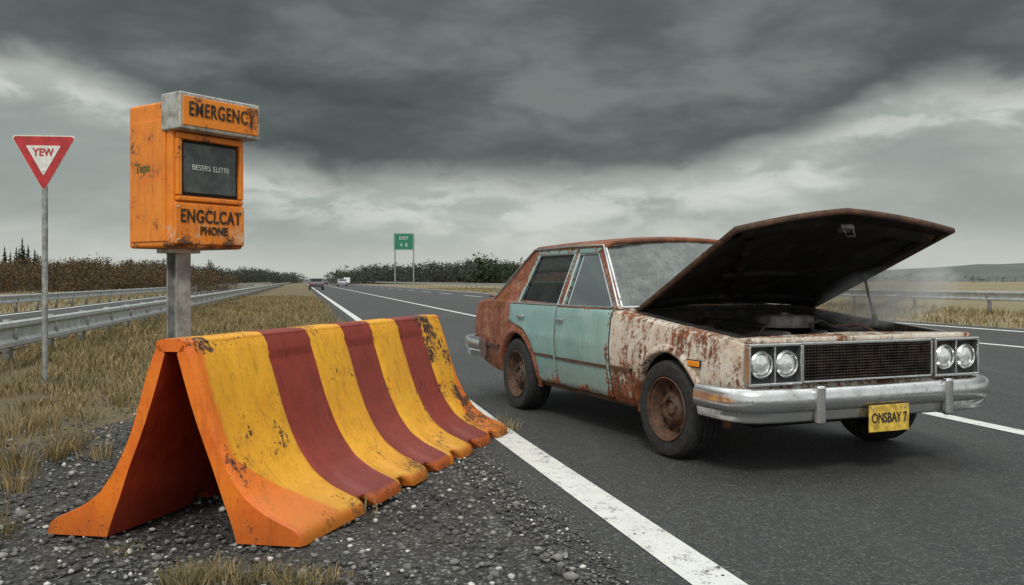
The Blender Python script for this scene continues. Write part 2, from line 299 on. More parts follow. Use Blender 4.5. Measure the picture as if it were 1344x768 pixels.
def rough_mesh(name,V,F,mat,parent=None):
    v=np.concatenate(V); f=np.concatenate(F); me=bpy.data.meshes.new(name)
    me.vertices.add(len(v)); me.vertices.foreach_set('co',v.astype(np.float32).ravel())
    k=f.shape[1]; me.loops.add(f.size); me.loops.foreach_set('vertex_index',f.astype(np.int32).ravel())
    me.polygons.add(len(f)); me.polygons.foreach_set('loop_start',np.arange(0,f.size,k,dtype=np.int32)); me.polygons.foreach_set('loop_total',np.full(len(f),k,dtype=np.int32))
    me.update(calc_edges=True); me.validate(); me.materials.append(mat); o=bpy.data.objects.new(name,me); link(o)
    if parent: o.parent=parent
    return o
cnt=0
while cnt<17000:
    y=2.9+ (rng.random()**1.8)*11; c=rng.uniform(-4,1.75)
    edge=.9<c<1.25
    if c>1.25 and rng.random()<.975: continue
    if c<cg(y)+rng.normal()*.35: continue
    s=.005+.014*rng.random()**2.6
    if rng.random()<.03 and c<1.0: s*=1.9
    if c>1.05: s=min(s,.008)
    for rep in range(3 if edge else 1):
        s2_=s*rng.uniform(.5,1)if rep else s; cc=c+(rng.normal()*.05 if rep else 0); yy=y+(rng.normal()*.08 if rep else 0)
        vv=iv*(s2_*rng.uniform(.7,1.3,3))*np.array([1,1,.65])*(1+.22*rng.normal(size=(len(iv),1)))
        a=rng.random()*6.28; R=np.array([[math.cos(a),-math.sin(a),0],[math.sin(a),math.cos(a),0],[0,0,1]])
        V.append(vv@R.T+np.array([kx(yy)+cc,yy,s2_*.25-(.010 if cc<.9 else -.001)])); F.append(jf+n0); n0+=len(iv); cnt+=1
rough_mesh('gravel',V,F,STONE)
# grass
V=[];F=[];n0=0
def tuft(x,y,z,n,h,spread,w=.004):
    global n0
    a=rng.random(n)*6.283; r=spread*rng.random(n)**.6; bx=x+r*np.cos(a); by=y+r*np.sin(a)
    hh=h*rng.uniform(.45,1.1,n); la=a+rng.normal(size=n)*.8; lean=rng.uniform(.15,.8,n)*hh; t=rng.random(n)*6.28
    wx,wy=np.cos(t)*w,np.sin(t)*w; dx,dy=np.cos(la)*lean,np.sin(la)*lean; zz=np.full(n,z)
    A_=np.stack([np.stack([bx-wx,by-wy,zz],1),np.stack([bx+wx,by+wy,zz],1),np.stack([bx+dx*.35+wx*.7,by+dy*.35+wy*.7,z+hh*.6],1),np.stack([bx+dx*.35-wx*.7,by+dy*.35-wy*.7,z+hh*.6],1),
       np.stack([bx+dx+wx*.12,by+dy+wy*.12,z+hh*.93],1),np.stack([bx+dx-wx*.12,by+dy-wy*.12,z+hh*.93],1)],1).reshape(-1,3)
    base=n0+6*np.arange(n); f=np.stack([np.stack([base,base+1,base+2,base+3],1),np.stack([base+3,base+2,base+4,base+5],1)],1).reshape(-1,4)
    V.append(A_);F.append(f); n0+=6*n
def inbar(x,y):
    dx,dy=x+1.57,y-4.2; s=dx*.287+dy*.958; t=-dx*.958+dy*.287
    return -.15<s<3.35 and abs(t)<.66
for _ in range(10000):
    y=4.2+62*rng.random()**1.9; lo=-4.9 if y>9 else -6; c=rng.uniform(lo,1.05)
    g=cg(y)
    if c>g-.1 and rng.random()<.982: continue
    if c>g-.8 and rng.random()<.35: continue
    if mn.noise(Vector((c*1.2,y*.8,5)))<-.3: continue
    x=kx(y)+c
    if inbar(x,y): continue
    far=min(1,y/25); hs=.6+.9*max(0,mn.noise(Vector((c*.8,y*.5,9)))+.35)
    tuft(x,y,-.03,int(15-5*far),(.14+.06*far)*hs,.08+.14*far,.003+.006*far)
def G(px,py): d=py-368; return (1.2*(px-672)/d,1440/d)
for px,py,n,h in [(85,600,110,.20),(100,585,90,.2),(20,615,120,.22),(155,530,90,.2),(150,515,60,.18),(10,640,60,.18),(60,560,70,.2),(660,566,70,.12),(645,572,40,.1),(652,560,40,.12),
                  (250,765,80,.11),(300,762,90,.12),(345,758,80,.12),(230,770,70,.12),(380,765,60,.1),(430,752,40,.07),(400,762,50,.08),(150,722,35,.06),(5,700,40,.08),(120,600,40,.15),(275,752,60,.11),(500,640,25,.06),(560,610,22,.06)]:
    for k in range(4):
        x,y=G(px+random.uniform(-16,16),py+random.uniform(-6,6)); tuft(x,y,-.02,int(n*.55),h*random.uniform(.7,1.1),.07,.0022)
rough_mesh('dry_grass',V,F,GRASS)
V=[];F=[];n0=0
for _ in range(6000):
    y=14+130*rng.random()**1.6; c=rng.choice([rng.uniform(17.8,28),rng.uniform(-20,-11.6)],p=[.62,.38]); x=kx(y)+c
    tuft(x,y,-.06,7,.25,.4,.014)
rough_mesh('dry_grass',V,F,GRASS)
# ------------------------------------------------------------------ guardrails
def guardrail(c,Y0,Y1,face,z0=.36,z1=.68,step=3.0):
    e=empty('guardrail'); prof=[(0,0),(.045,.06),(.045,.2),(0,.32),(-.005,.5),(0,.68),(.045,.8),(.045,.94),(0,1)]
    L=[];y=Y0
    while y<Y1: L.append(y); y+= 3 if y<60 else 20
    L.append(Y1)
    P=[[(kx(y)+c+face*d,y,z0+(z1-z0)*t) for d,t in prof] for y in L]
    o=grid('w_beam',P,GALV,e); s=o.modifiers.new('s','SOLIDIFY'); s.thickness=.006; autosmooth(o,20)
    V=[];F=[];n0=0;y=Y0+.7
    cube=np.array([(i,j,q) for i in(-1,1) for j in(-1,1) for q in(0,1)],float); cf=np.array([(0,1,3,2),(4,6,7,5),(0,4,5,1),(2,3,7,6),(0,2,6,4),(1,5,7,3)])
    while y<min(Y1,220):
        V.append(cube*np.array([.045,.06,z1+.02+.1])+np.array([kx(y)+c-face*.09,y,-.1])); F.append(cf+n0); n0+=8
        V.append(cube*np.array([.06,.05,.2])+np.array([kx(y)+c-face*.03,y,z0+.08])); F.append(cf+n0); n0+=8
        y+=step
    rough_mesh('posts',V,F,POST,e)
    return e
guardrail(-4.35,4,420,1,.22,.60,2.2); guardrail(-11.6,6,420,1,.30,.62); guardrail(24.3,8,420,-1,.48,.80,4)
# ------------------------------------------------------------------ trees
def foliage(name,items,mat,parent=None,N0=420,sz=.034):
    V=[];F=[];n=0
    for (x,y,h,w,kind) in items:
        N=N0 if kind!='con' else int(N0*1.5)
        u=rng.normal(size=(N,3));u/=np.linalg.norm(u,axis=1)[:,None];v=np.cross(u,rng.normal(size=(N,3)));v/=np.linalg.norm(v,axis=1)[:,None]
        if kind=='con':
            t=rng.random(N)**.85; rr=w*.5*(1-t)*(.5+.5*(((t*11)%1)<.55))*np.sqrt(rng.random(N))*(1+.25*rng.normal(size=N)); a=rng.random(N)*6.28
            p=np.stack([x+rr*np.cos(a),y+rr*np.sin(a),h*(.02+.98*t)],1); s=(.036*h*(1.2-t))[:,None]
        else:
            K=14; lo=np.stack([rng.uniform(-.42,.42,K)*w,rng.uniform(-.3,.3,K)*w,h*rng.uniform(.08,.82,K)],1); lr=h*rng.uniform(.12,.25,K)
            id_=rng.integers(0,K,N); d=rng.normal(size=(N,3)); d/=np.linalg.norm(d,axis=1)[:,None]; d*=(lr[id_]*rng.random(N)**.45)[:,None]; d[:,:2]*=1.5
            p=lo[id_]+d+np.array([x,y,0]); p[:,2]=np.clip(p[:,2],.0,h*1.05); s=(sz*h*rng.uniform(.4,1.3,N))[:,None]
        V.append(np.stack([p-u*s,p+v*s*.8,p+u*s,p-v*s*.7],1).reshape(-1,3)); F.append((n+np.arange(4*N)).reshape(-1,4)); n+=4*N
    return rough_mesh(name,V,F,mat,parent)
def trunks(name,items,parent):
    V=[];F=[];n=0
    for (x,y,h,w,k) in items:
        for q in range(1 if k=='con' else 6):
            lean=0 if q==0 else rng.uniform(-.3,.3); z0=0 if q==0 else h*.15; r=.012*h*(1 if q==0 else .5); zt=h*(.9 if q==0 else rng.uniform(.7,1.05))
            b=[[x+r*math.cos(a),y+r*math.sin(a),-.1+z0] for a in (0,2.1,4.2)]; t=[[x+lean*h+.2*r*math.cos(a),y+.2*r*math.sin(a),zt] for a in (0,2.1,4.2)]
            V.append(np.array(b+t)); F.append(np.array([[0,1,4,3],[1,2,5,4],[2,0,3,5]])+n); n+=6
    rough_mesh(name,V,F,BARK,parent)
def tl(name,items,mat,**k):
    e=empty(name); foliage('foliage',items,mat,e,**k); trunks('trunks',items,e)
def at_px(px,Y): return (px-672)/FPX*Y
it=[]
for k in range(210):
    Y=rng.uniform(85,130); px=rng.uniform(-90,300); top=np.interp(px,[-90,0,150,230,300],[3.4,3.4,3.5,3.0,2.4]); it.append((at_px(px,Y),Y,top*rng.uniform(.7,1.15)*Y/100,rng.uniform(2.5,5),'b'))
tl('autumn_hedgerow',it,LEAF_B,N0=480,sz=.03)
it=[]
for k in range(34):
    Y=rng.uniform(125,160); px=rng.uniform(-90,62); it.append((at_px(px,Y),Y,rng.uniform(4.6,7.4)*(1 if px<45 else .8),rng.uniform(2.4,3.6),'con'))
for k in range(26):
    Y=rng.uniform(130,150); px=rng.uniform(55,300); it.append((at_px(px,Y),Y,rng.uniform(3.4,4.9),rng.uniform(2.2,3.4),'con'))
for k in range(60):
    Y=rng.uniform(130,170); px=rng.uniform(-60,300); it.append((at_px(px,Y),Y,rng.uniform(3.3,4.6),rng.uniform(4,7),'b'))
tl('conifer_treeline',it,LEAF_G)
it=[]
for k in range(130):
    Y=rng.uniform(330,420); px=rng.uniform(280,388); it.append((at_px(px,Y),Y,rng.uniform(4,7)*(1 if px<350 else .75),rng.uniform(7,13),'b'))
for k in range(210):
    px=rng.uniform(440,690); Y=rng.uniform(300,380); hh=np.interp(px,[435,480,560,600,690],[4,7,7,9.5,8])*rng.uniform(.65,1.1); it.append((at_px(px,Y),Y,hh,rng.uniform(7,12),'b'))
for k in range(60):
    px=rng.uniform(690,1400); Y=rng.uniform(500,600); it.append((at_px(px,Y),Y,rng.uniform(3,6),rng.uniform(10,20),'b'))
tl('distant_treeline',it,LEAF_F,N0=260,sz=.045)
it=[(at_px(637,230),230,8.2,6.5,'b'),(at_px(630,232),231,7.0,4,'con'),(at_px(645,228),228,6.4,5,'b'),(at_px(672,240),240,6.5,4,'b')]
tl('roadside_trees',it,LEAF_M,N0=1100,sz=.04)
P=[]
for i in range(120):
    X=-700+i*25; 
    row=[]
    for j in range(7):
        t=j/6; hgt=(np.interp(X,[-700,200,330,520,800,2300],[3,5,12,19,22,24])+4*mn.noise(Vector((X*.006,1,1)))+1.5*mn.noise(Vector((X*.03,5,1))))*math.sin(t*math.pi/2)
        row.append((X,850+t*180,-1+hgt))
    P.append(row)
HM=simple('far_hill_forest',(.095,.107,.102),1,0,.15,.03); grid('hills',P,HM,None)  # hill colour is lightened to stand in for distance haze
# ------------------------------------------------------------------ distant cars
def small_car(name,px,Y,paint,h=1.45):
    e=empty(name,(at_px(px,Y),Y,0),math.radians(103))
    prof=[(-2.1,.35),(-2.15,.75),(-1.9,.95),(-1.35,1.0),(-.8,h),(.6,h),(1.2,.98),(2.0,.85),(2.15,.6),(2.1,.35)]
    polyprism('body',[(x,-.88,z) for x,z in prof],(0,1.76,0),paint,e,bevel=.06)
    polyprism('side_glass',[(-1.2,-.885,1.02),(-.75,-.885,h-.08),(.5,-.885,h-.08),(1.0,-.885,1.02)],(0,1.77,0),BLACK,e)
    box('rear_glass',(-1.13,0,1.2),(.1,1.4,.34),BLACK,e); box('front_glass',(.95,0,1.2),(.1,1.4,.34),BLACK,e)
    for x in(-1.35,1.35):
        for y in(-.8,.8): lathe('wheel_%d_%d'%(x>0,y>0),[(0,-.1),(.2,-.1),(.32,-.08),(.32,.08),(.2,.1),(0,.1)],RUBBER,e,(x,y,.32),n=20)
    for y in(-.7,.7): box('tail_lamp_%d'%(y>0),(-2.14,y,.75),(.06,.3,.14),SRED,e); box('head_lamp_%d'%(y>0),(2.13,y,.68),(.06,.3,.14),WHITE,e)
P1=simple('car_paint_dark',(.07,.07,.075),.3); P2=simple('car_paint_silver',(.30,.31,.33),.3); P3=simple('car_paint_white',(.5,.5,.5),.3)
small_car('distant_car',415,115,P1); small_car('distant_car',449,180,P2); small_car('distant_van',455,260,P3,2.0); small_car('distant_car',425,240,P1)
# ------------------------------------------------------------------ green sign
e=empty('highway_direction_sign',(at_px(530,150),150,0)) 
box('panel',(0,0,7.55),(3.3,.08,2.75),GREEN,e,.02)
for i,(c,s) in enumerate([((0,-.05,8.85),(3.1,.02,.05)),((0,-.05,6.25),(3.1,.02,.05)),((-1.55,-.05,7.55),(.05,.02,2.53)),((1.55,-.05,7.55),(.05,.02,2.53))]): box('border_%d'%i,c,s,PALE,e)
text('sign_text','EXIT',.75,PALE,e,(0,-.06,8.1),(math.pi/2,0,0),.01); text('sign_text_b','4  B',.8,PALE,e,(0,-.06,7.0),(math.pi/2,0,0),.01)
for x in(-1.45,1.6): tube('post_%d'%(x>0),[(x,.1,-.1),(x,.1,8.6)],.11,POST,e)
# ------------------------------------------------------------------ yield sign
e=empty('yield_sign',(-5.58,10.9,0),math.radians(6))
tube('post',[(0,.03,-.1),(0,.03,2.8)],.033,POST,e)
def rtri(w,cz,y,r):
    h=w*.9; c=[(-w/2,cz+h/2),(w/2,cz+h/2),(0,cz-h/2)]; out=[]
    for i in range(3):
        p=Vector(c[i]);a=(Vector(c[i-1])-p).normalized();b=(Vector(c[(i+1)%3])-p).normalized()
        s=p+a*r*1.7; t=p+b*r*1.7
        for k in range(7):
            u=k/6; q=s*(1-u)**2+p*2*u*(1-u)+t*u*u; out.append((q.x,y,q.y))
    return out
cz=2.59
polyprism('plate_back',rtri(.75,cz,.0,.04),(0,-.006,0),WHITE,e); polyprism('red_border',rtri(.72,cz,-.0085,.035),(0,-.004,0),SRED,e); polyprism('white_centre',rtri(.40,cz+.035,-.015,.012),(0,-.003,0),WHITE,e)
text('sign_text','YEW',.125,SRED,e,(0,-.02,cz+.13),(math.pi/2,0,0),.004,sx=.85,sp=1.05)
for z in (2.5,2.75): lathe('bolt_%d'%(z>2.6),[(0,-.012),(.008,-.012),(.01,0)],GALV,e,(0,-.016,z),n=8)
# ------------------------------------------------------------------ emergency phone
e=empty('emergency_phone_box',(-2.16,5.8,0),math.radians(55))
zb,zt=1.41,2.35; W=.56; D=.47
box('cabinet',(W/2,D/2,(zb+zt)/2),(W,D,zt-zb),BOXO,e,.022)
box('lower_door',(W/2,-.012,1.565),(W-.02,.03,.27),BOXO,e,.012)
box('screen_frame_top',(W/2,-.015,2.125),(W-.05,.035,.04),BOXO,e,.008); box('screen_frame_bottom',(W/2,-.015,1.725),(W-.05,.035,.03),BOXO,e,.008)
box('screen_frame_left',(.04,-.015,1.925),(.035,.035,.362),BOXO,e,.008); box('screen_frame_right',(W-.04,-.015,1.925),(.035,.035,.362),BOXO,e,.008)
box('screen_bezel',(W/2,-.004,1.925),(W-.12,.012,.355),DARK,e,.004); box('screen',(W/2,-.012,1.925),(W-.15,.01,.32),SCREEN,e,.004)
text('screen_text','BESERS ELITRI',.050,PALE,e,(W/2,-.02,1.93),(math.pi/2,0,0),.0003,sx=.90,sp=1.05)
hz=2.27
box('header_box',(W/2+.01,-.02,hz),(W+.07,.20,.235),TRIM,e,.012); box('header_panel',(W/2+.01,-.122,hz),(W+.03,.012,.185),BOXO,e,.005)
text('header_text','EMERGENCY',.125,LET,e,(W/2+.01,-.132,hz+.01),(math.pi/2,0,0),.0022,sx=.66,sp=1.12)
text('label_text','ENGCLCAT',.118,LET,e,(W/2,-.031,1.61),(math.pi/2,0,0),.0028,sx=.72,sp=1.10); text('label_text_b','PHONE',.072,LET,e,(W/2+.02,-.031,1.52),(math.pi/2,0,0),.003,sx=.85,sp=1.08)
box('side_panel',(-.004,D/2+.01,1.84),(.012,D-.09,.78),BOXO,e,.004)
text('side_scrawl','Taps',.085,simple('green_scrawl',(.10,.11,.03),.7),e,(-.012,D/2+.06,1.93),(math.pi/2,0,-math.pi/2),.002)
for k,(x,z) in enumerate([(.03,1.46),(W-.03,1.46),(.03,1.67),(W-.03,1.67)]): lathe('rivet_%d'%k,[(0,-.006),(.006,-.005),(.009,0)],TRIM,e,(x,-.027,z),'y',10)
box('base_plate',(.22,.24,1.395),(.2,.2,.03),TRIM,e,.004)
for i,(c,s) in enumerate([((.22,.19,.64),(.11,.012,1.5)),((.22,.29,.64),(.11,.012,1.5)),((.22,.24,.64),(.012,.088,1.5))]): box('h_post_%d'%i,c,s,POST,e,.002)
# ------------------------------------------------------------------ barrier
e=empty('traffic_barrier'); A=Vector((.287,.958,0)); B=Vector((.985,-.17,0)); O=Vector((-1.575,4.22,0)); LB=3.2
outer=[(.075,.905),(.095,.87),(.135,.76),(.165,.66),(.20,.54),(.245,.42),(.30,.31),(.375,.205),(.47,.135),(.57,.09),(.63,.065),(.645,.04),(.645,.0)]
inner=[(.03,.86),(.07,.72),(.11,.60),(.16,.46),(.215,.32),(.265,.17),(.31,.06),(.325,.0)]
bounds=[0,.65,1.1,1.53,1.94,2.35,2.79,LB]
def refine(pr,n=40,sm=3):
    d=[0]
    for a,b in zip(pr,pr[1:]): d.append(d[-1]+math.hypot(b[0]-a[0],b[1]-a[1]))
    t=np.linspace(0,d[-1],n); xs=np.interp(t,d,[p[0] for p in pr]); zs=np.interp(t,d,[p[1] for p in pr])
    for _ in range(sm):
        xs[1:-1]=(xs[:-2]+2*xs[1:-1]+xs[2:])/4; zs[1:-1]=(zs[:-2]+2*zs[1:-1]+zs[2:])/4
    return list(zip(xs,zs))
po=refine(outer,48,2); pin=refine(inner,20,2)
def notch(s):
    r=0
    for c in (.72,1.20,1.62,2.05,2.47,2.87): 
        d=abs(s-c)
        if d<.075: r=max(r,.05*min(1,(.075-d)/.025))
    return r
def barpt(s,o,z,side,inn=False):
    o2=o
    if not inn:
        stripe=sum(1 for b in bounds[1:-1] if s>=b); g=0
        for b in bounds[1:-1]:
            d=abs(s-b)
            if d<.03: g=max(g,1-d/.03)
        rec=.012*(stripe%2) if z<.8 else 0
        o2-=(rec+.010*g)*(1 if z<.86 else 0)
        if z<.2: o2-=notch(s)*1.3*(1-z/.2)
    if s<.03 and not inn: o2-=.014*(1-s/.03)
    if s>LB-.03 and not inn: o2-=.014*(1-(LB-s)/.03)
    z2=z
    if notch(s)>0 and z<.10: z2=max(z,notch(s)+z*.4)
    wob=.006*mn.noise(Vector((s*2.3,z*3,side*4)))
    return O+A*s+B*(side*(o2+wob))+Vector((0,0,z2))
S=[0,.012,.03]; s=.055
while s<LB-.04: S.append(s); s+=.025
S+=[LB-.03,LB-.012,LB]
for side,nm in ((1,'front_panel'),(-1,'rear_panel')):
    verts=[];faces=[];mats=[]
    loop=[('o',i) for i in range(len(po))]+[('i',i) for i in range(len(pin)-1,-1,-1)]
    for s in S:
        for k,i in loop:
            verts.append(barpt(s,*po[i],side) if k=='o' else barpt(s,pin[i][0],pin[i][1],side,True))
    n=len(loop)
    for a in range(len(S)-1):
        sm=(S[a]+S[a+1])/2; st=bisect(bounds,sm)-1
        for b in range(n):
            faces.append((a*n+b,a*n+(b+1)%n,(a+1)*n+(b+1)%n,(a+1)*n+b))
            if b<len(po)-1: mats.append(2 if sm<.03 or sm>LB-.03 else (1 if st%2 else 0))
            else: mats.append(3 if b>len(po)-1 else 2)
    faces.append(tuple(range(n))); mats.append(2); faces.append(tuple((len(S)-1)*n+k for k in range(n))); mats.append(2)
    o=mobj(nm,verts,faces,YEL,e)
    for q in (RED,ORG,INR): o.data.materials.append(q)
    for p,mi in zip(o.data.polygons,mats): p.material_index=mi
    autosmooth(o,40)
capp=[(-.075,.903),(-.068,.918),(-.045,.928),(.045,.928),(.068,.918),(.075,.903),(.06,.87),(-.06,.87)]
v=[];f=[];ms=[];CS=[0,.03]+bounds[1:-1]+[LB-.03,LB]
for s in CS:
    for o_,z in capp: v.append(O+A*s+B*o_+Vector((0,0,z)))
n=len(capp)
for a in range(len(CS)-1):
    sm=(CS[a]+CS[a+1])/2
    for i in range(n): f.append((a*n+i,a*n+(i+1)%n,(a+1)*n+(i+1)%n,(a+1)*n+i)); ms.append(2 if (sm<.03 or sm>LB-.03) else ((bisect(bounds,sm)-1)%2))
f+=[tuple(range(n)),tuple(range(len(v)-n,len(v)))]; ms+=[2,2]
o=mobj('top_cap',v,f,YEL,e) 
for q in (RED,ORG): o.data.materials.append(q)
for p,mi in zip(o.data.polygons,ms): p.material_index=mi
autosmooth(o,50)
for s in (.9,1.9,2.9):
    tube('cross_tie_%d'%int(s*10),[O+A*s+B*-.25+Vector((0,0,.3)),O+A*s+B*.25+Vector((0,0,.3))],.02,INR,e)
for s in (.55,1.5,2.4):
    polyprism('gusset_%d'%int(s*10),[O+A*s+B*-.20+Vector((0,0,.42)),O+A*s+B*-.05+Vector((0,0,.86)),O+A*s+B*.05+Vector((0,0,.86)),O+A*s+B*.20+Vector((0,0,.42)),O+A*s+B*.0+Vector((0,0,.55))],A*.02,INR,e)
# ------------------------------------------------------------------ CAR
car=empty('rusty_broken_down_car',(1.936,6.564,0),math.atan2(-.92,.391))
ST=dict(x=[-3.80,-3.74,-3.5,-3.2,-2.8,-2.0,-1.2,-.7,-.4,0,.5,.74,.80],
        w=[.90,.935,.965,.975,.98,.985,.985,.985,.98,.975,.975,.97,.962],
        zt=[.95,.985,1.01,1.025,1.02,1.005,1.0,.98,.945,.905,.86,.835,.82],
        zb=[.42,.38,.32,.27,.25,.25,.25,.25,.25,.26,.33,.36,.38])
FR=[(.0,0),(.80,0),(.93,.06),(.955,.12),(.975,.28),(.995,.48),(1.0,.62),(.99,.74),(.978,.90),(.965,.965),(.935,.995),(.90,1.0),(.80,1.01)]
def sec(x):
    w=np.interp(x,ST['x'],ST['w']);zt=np.interp(x,ST['x'],ST['zt']);zb_=np.interp(x,ST['x'],ST['zb'])
    return [(a*w,zb_+(zt-zb_)*b) for a,b in FR]+[(0,zt+.022)]
def side_y(x,z):
    p=sec(x)[1:12]; return float(np.interp(z,[q[1] for q in p],[q[0] for q in p]))
XS=sorted(set([round(a,3) for a in list(np.arange(-3.75,.76,.09))]+ST['x']))
v=[];f=[]
for x in XS:
    h=sec(x); ring=[(x,a,b) for a,b in h]+[(x,-a,b) for a,b in reversed(h[1:-1])]
    v+=ring; n=len(ring)
for i in range(len(XS)-1):
    for k in range(n): f.append((i*n+k,i*n+(k+1)%n,(i+1)*n+(k+1)%n,(i+1)*n+k))
f.append(tuple(range(n)));f.append(tuple((len(XS)-1)*n+k for k in range(n)))
body=mobj('body_shell',v,f,BODY)
def cyl(x,y0,y1,z,r):
    vv=[];n=64
    for k in range(n):
        a=2*math.pi*k/n; vv+=[(x+r*math.cos(a),y0,z+r*math.sin(a)),(x+r*math.cos(a),y1,z+r*math.sin(a))]
    ff=[(2*k,2*k+1,(2*k+3)%(2*n),(2*k+2)%(2*n)) for k in range(n)]+[tuple(range(0,2*n,2)),tuple(range(1,2*n,2))]
    return mobj('cut',vv,ff)
WB=2.55; AR=.405; AZ=.315
for x in(0,-WB):
    for sd in(-1,1): boolean(body,cyl(x,sd*.6,sd*1.3,AZ,AR))
boolean(body,box('cut',(.02,0,1.45),(1.28,1.60,2.0),None,None))
boolean(body,box('cut',(-1.95,0,1.5),(2.2,1.74,2.0),None,None))
body.parent=car; me=body.data; me.materials.clear(); me.materials.append(BODY); me.materials.append(BAY)
for p in me.polygons:
    c=p.center; p.material_index=0
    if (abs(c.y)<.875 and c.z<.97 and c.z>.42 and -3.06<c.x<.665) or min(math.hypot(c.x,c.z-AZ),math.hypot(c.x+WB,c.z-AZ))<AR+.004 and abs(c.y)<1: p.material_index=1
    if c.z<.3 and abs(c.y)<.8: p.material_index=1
autosmooth(body,28)
for x0,nm in((0,'front'),(-WB,'rear')):
    for sd in(-1,1):
        P=[]
        for k in range(41):
            a=math.radians(-8+196*k/40); row=[]
            for r,o_ in((AR-.004,-.05),(AR-.006,.014),(AR+.012,.02),(AR+.035,.012),(AR+.05,-.004)):
                x=x0+r*math.cos(a); z=AZ+r*math.sin(a); row.append((x,sd*(side_y(x,max(z,.3))+o_),z))
            P.append(row)
        grid('%s_arch_lip_%d'%(nm,sd>0),P,BODY,car)
def panel(nm,xf,xr,z0,z1,mat,nz=26,nx=10,off=.007):
    for sd in(-1,1):
        P=[]
        for j in range(nz+1):
            z=z0+(z1-z0)*j/nz; a,b=xf(z),xr(z)
            P.append([(a+(b-a)*i/nx, sd*(side_y(a+(b-a)*i/nx,z)+off+.002*mn.noise(Vector((i*.5,z*5,a*3)))),z) for i in range(nx+1)])
        o=grid('%s_%s'%(nm,'a' if sd<0 else 'b'),P,mat,car)
        s=o.modifiers.new('s','SOLIDIFY'); s.thickness=.014; s.offset=0; bv=o.modifiers.new('b','BEVEL'); bv.width=.004; bv.segments=2; bv.angle_limit=math.radians(50)
        P2=[]
        for j in range(nz+1):
            z=z0-.012+(z1-z0+.016)*j/nz; a,b=xf(z)+.012,xr(z)-.012
            P2.append([(a+(b-a)*i/nx, sd*(side_y(a+(b-a)*i/nx,z)+.0015),z) for i in range(nx+1)])
        grid('%s_gap_%s'%(nm,'a' if sd<0 else 'b'),P2,DARK,car)
def rr(z):
    if z>.82: return -2.72
    a=-WB+math.sqrt(max(0,.475**2-(min(z,.76)-.315)**2)) 
    return a if z<=.76 else a+(-2.72-a)*(z-.76)/.06
panel('front_door',lambda z:-.78,lambda z:-1.70,.315,.972,TEAL); panel('rear_door',lambda z:-1.722,rr,.315,.978,TEAL,nz=40)
def sidestrip(nm,x0,x1,z,hh,mat,off=.02,n=16):
    for sd in(-1,1):
        P=[]
        for i in range(n+1):
            x=x0+(x1-x0)*i/n; y=side_y(x,z)
            P.append([(x,sd*(y+.002),z-hh/2),(x,sd*(y+off),z-hh/2+.004),(x,sd*(y+off),z+hh/2-.004),(x,sd*(y+.002),z+hh/2)])
        autosmooth(grid('%s_%s'%(nm,'a' if sd<0 else 'b'),P,mat,car),30)
sidestrip('door_trim_front',-.80,-1.69,.545,.03,RIM); sidestrip('door_trim_rear',-1.735,-2.14,.55,.03,RIM)
sidestrip('quarter_trim',-3.0,-3.7,.56,.03,RIM); sidestrip('fender_trim',-.44,-.76,.55,.03,RIM); sidestrip('belt_moulding',-.80,-2.72,.99,.018,CHROME,.014); sidestrip('rocker_trim',-.5,-2.08,.285,.03,RIM,.012)
sidestrip('door_crease',-.80,-1.69,.80,.012,TEAL,.011); sidestrip('door_crease_rear',-1.735,-2.40,.80,.012,TEAL,.011)
for x,nm in((-1.60,'f'),(-2.42,'r')):
    for sd in(-1,1):
        y=side_y(x,.87); box('door_handle_%s_%d'%(nm,sd>0),(x,sd*(y+.035),.87),(.14,.016,.024),CHROME,car,.006)
        for dx in(-.05,.05): box('handle_stud_%s_%d_%d'%(nm,sd>0,dx>0),(x+dx,sd*(y+.018),.87),(.02,.03,.018),CHROME,car)
for sd in(-1,1):
    y=side_y(.34,.66); box('side_marker_%d'%(sd>0),(.34,sd*(y+.006),.665),(.13,.02,.036),AMBER,car,.005); box('side_marker_rim_%d'%(sd>0),(.34,sd*(y+.001),.665),(.145,.016,.05),BLACK,car,.004)
def gy(z): return .925-(z-1.0)*.185/.48
def gp(x,z,sd,inset=0): return (x,sd*(gy(z)-inset),z)
pieces={'a_pillar':([(-.70,.985),(-.775,.985),(-1.335,1.435),(-1.27,1.485)],BODY),
 'roof_rail':([(-1.27,1.485),(-1.335,1.435),(-2.49,1.435),(-2.62,1.485)],TEAL),
 'b_pillar':([(-1.665,.985),(-1.745,.985),(-1.745,1.435),(-1.675,1.435)],TEAL),
 'c_pillar':([(-2.62,.985),(-3.24,.985),(-2.95,1.22),(-2.62,1.485),(-2.49,1.435)],BODY),
 'rear_door_frame':([(-2.585,.985),(-2.64,.985),(-2.52,1.435),(-2.47,1.435)],TEAL)}
for nm,(pl,mt) in pieces.items():
    for sd in(-1,1):
        ex=.006 if nm=='rear_door_frame' else (.003 if nm=='b_pillar' else 0)
        polyprism('%s_%d'%(nm,sd>0),[(x,sd*(gy(z)+ex),z) for x,z in pl],(0,-sd*.04,0),mt,car,bevel=.006)
for nm,pl in {'front_window':[(-.80,.99),(-1.66,.99),(-1.67,1.432),(-1.34,1.432)],'rear_window_glass':[(-1.75,.99),(-2.58,.99),(-2.47,1.432),(-1.75,1.432)]}.items():
    for sd in(-1,1):
        pts=[gp(x,z,sd,.018) for x,z in pl]; mobj('%s_%d'%(nm,sd>0),pts,[(0,1,2,3)],GLASS,car)
        q=[gp(x,z,sd,-.004) for x,z in pl]; cx=sum(p[0] for p in q)/4; cz_=sum(p[2] for p in q)/4
        q=[(p[0]+(cx-p[0])*.012,p[1],p[2]+(cz_-p[2])*.02) for p in q]
        for i in range(4): tube('%s_trim_%d_%d'%(nm,sd>0,i),[q[i],q[(i+1)%4]],.0075,CHROME,car,6)
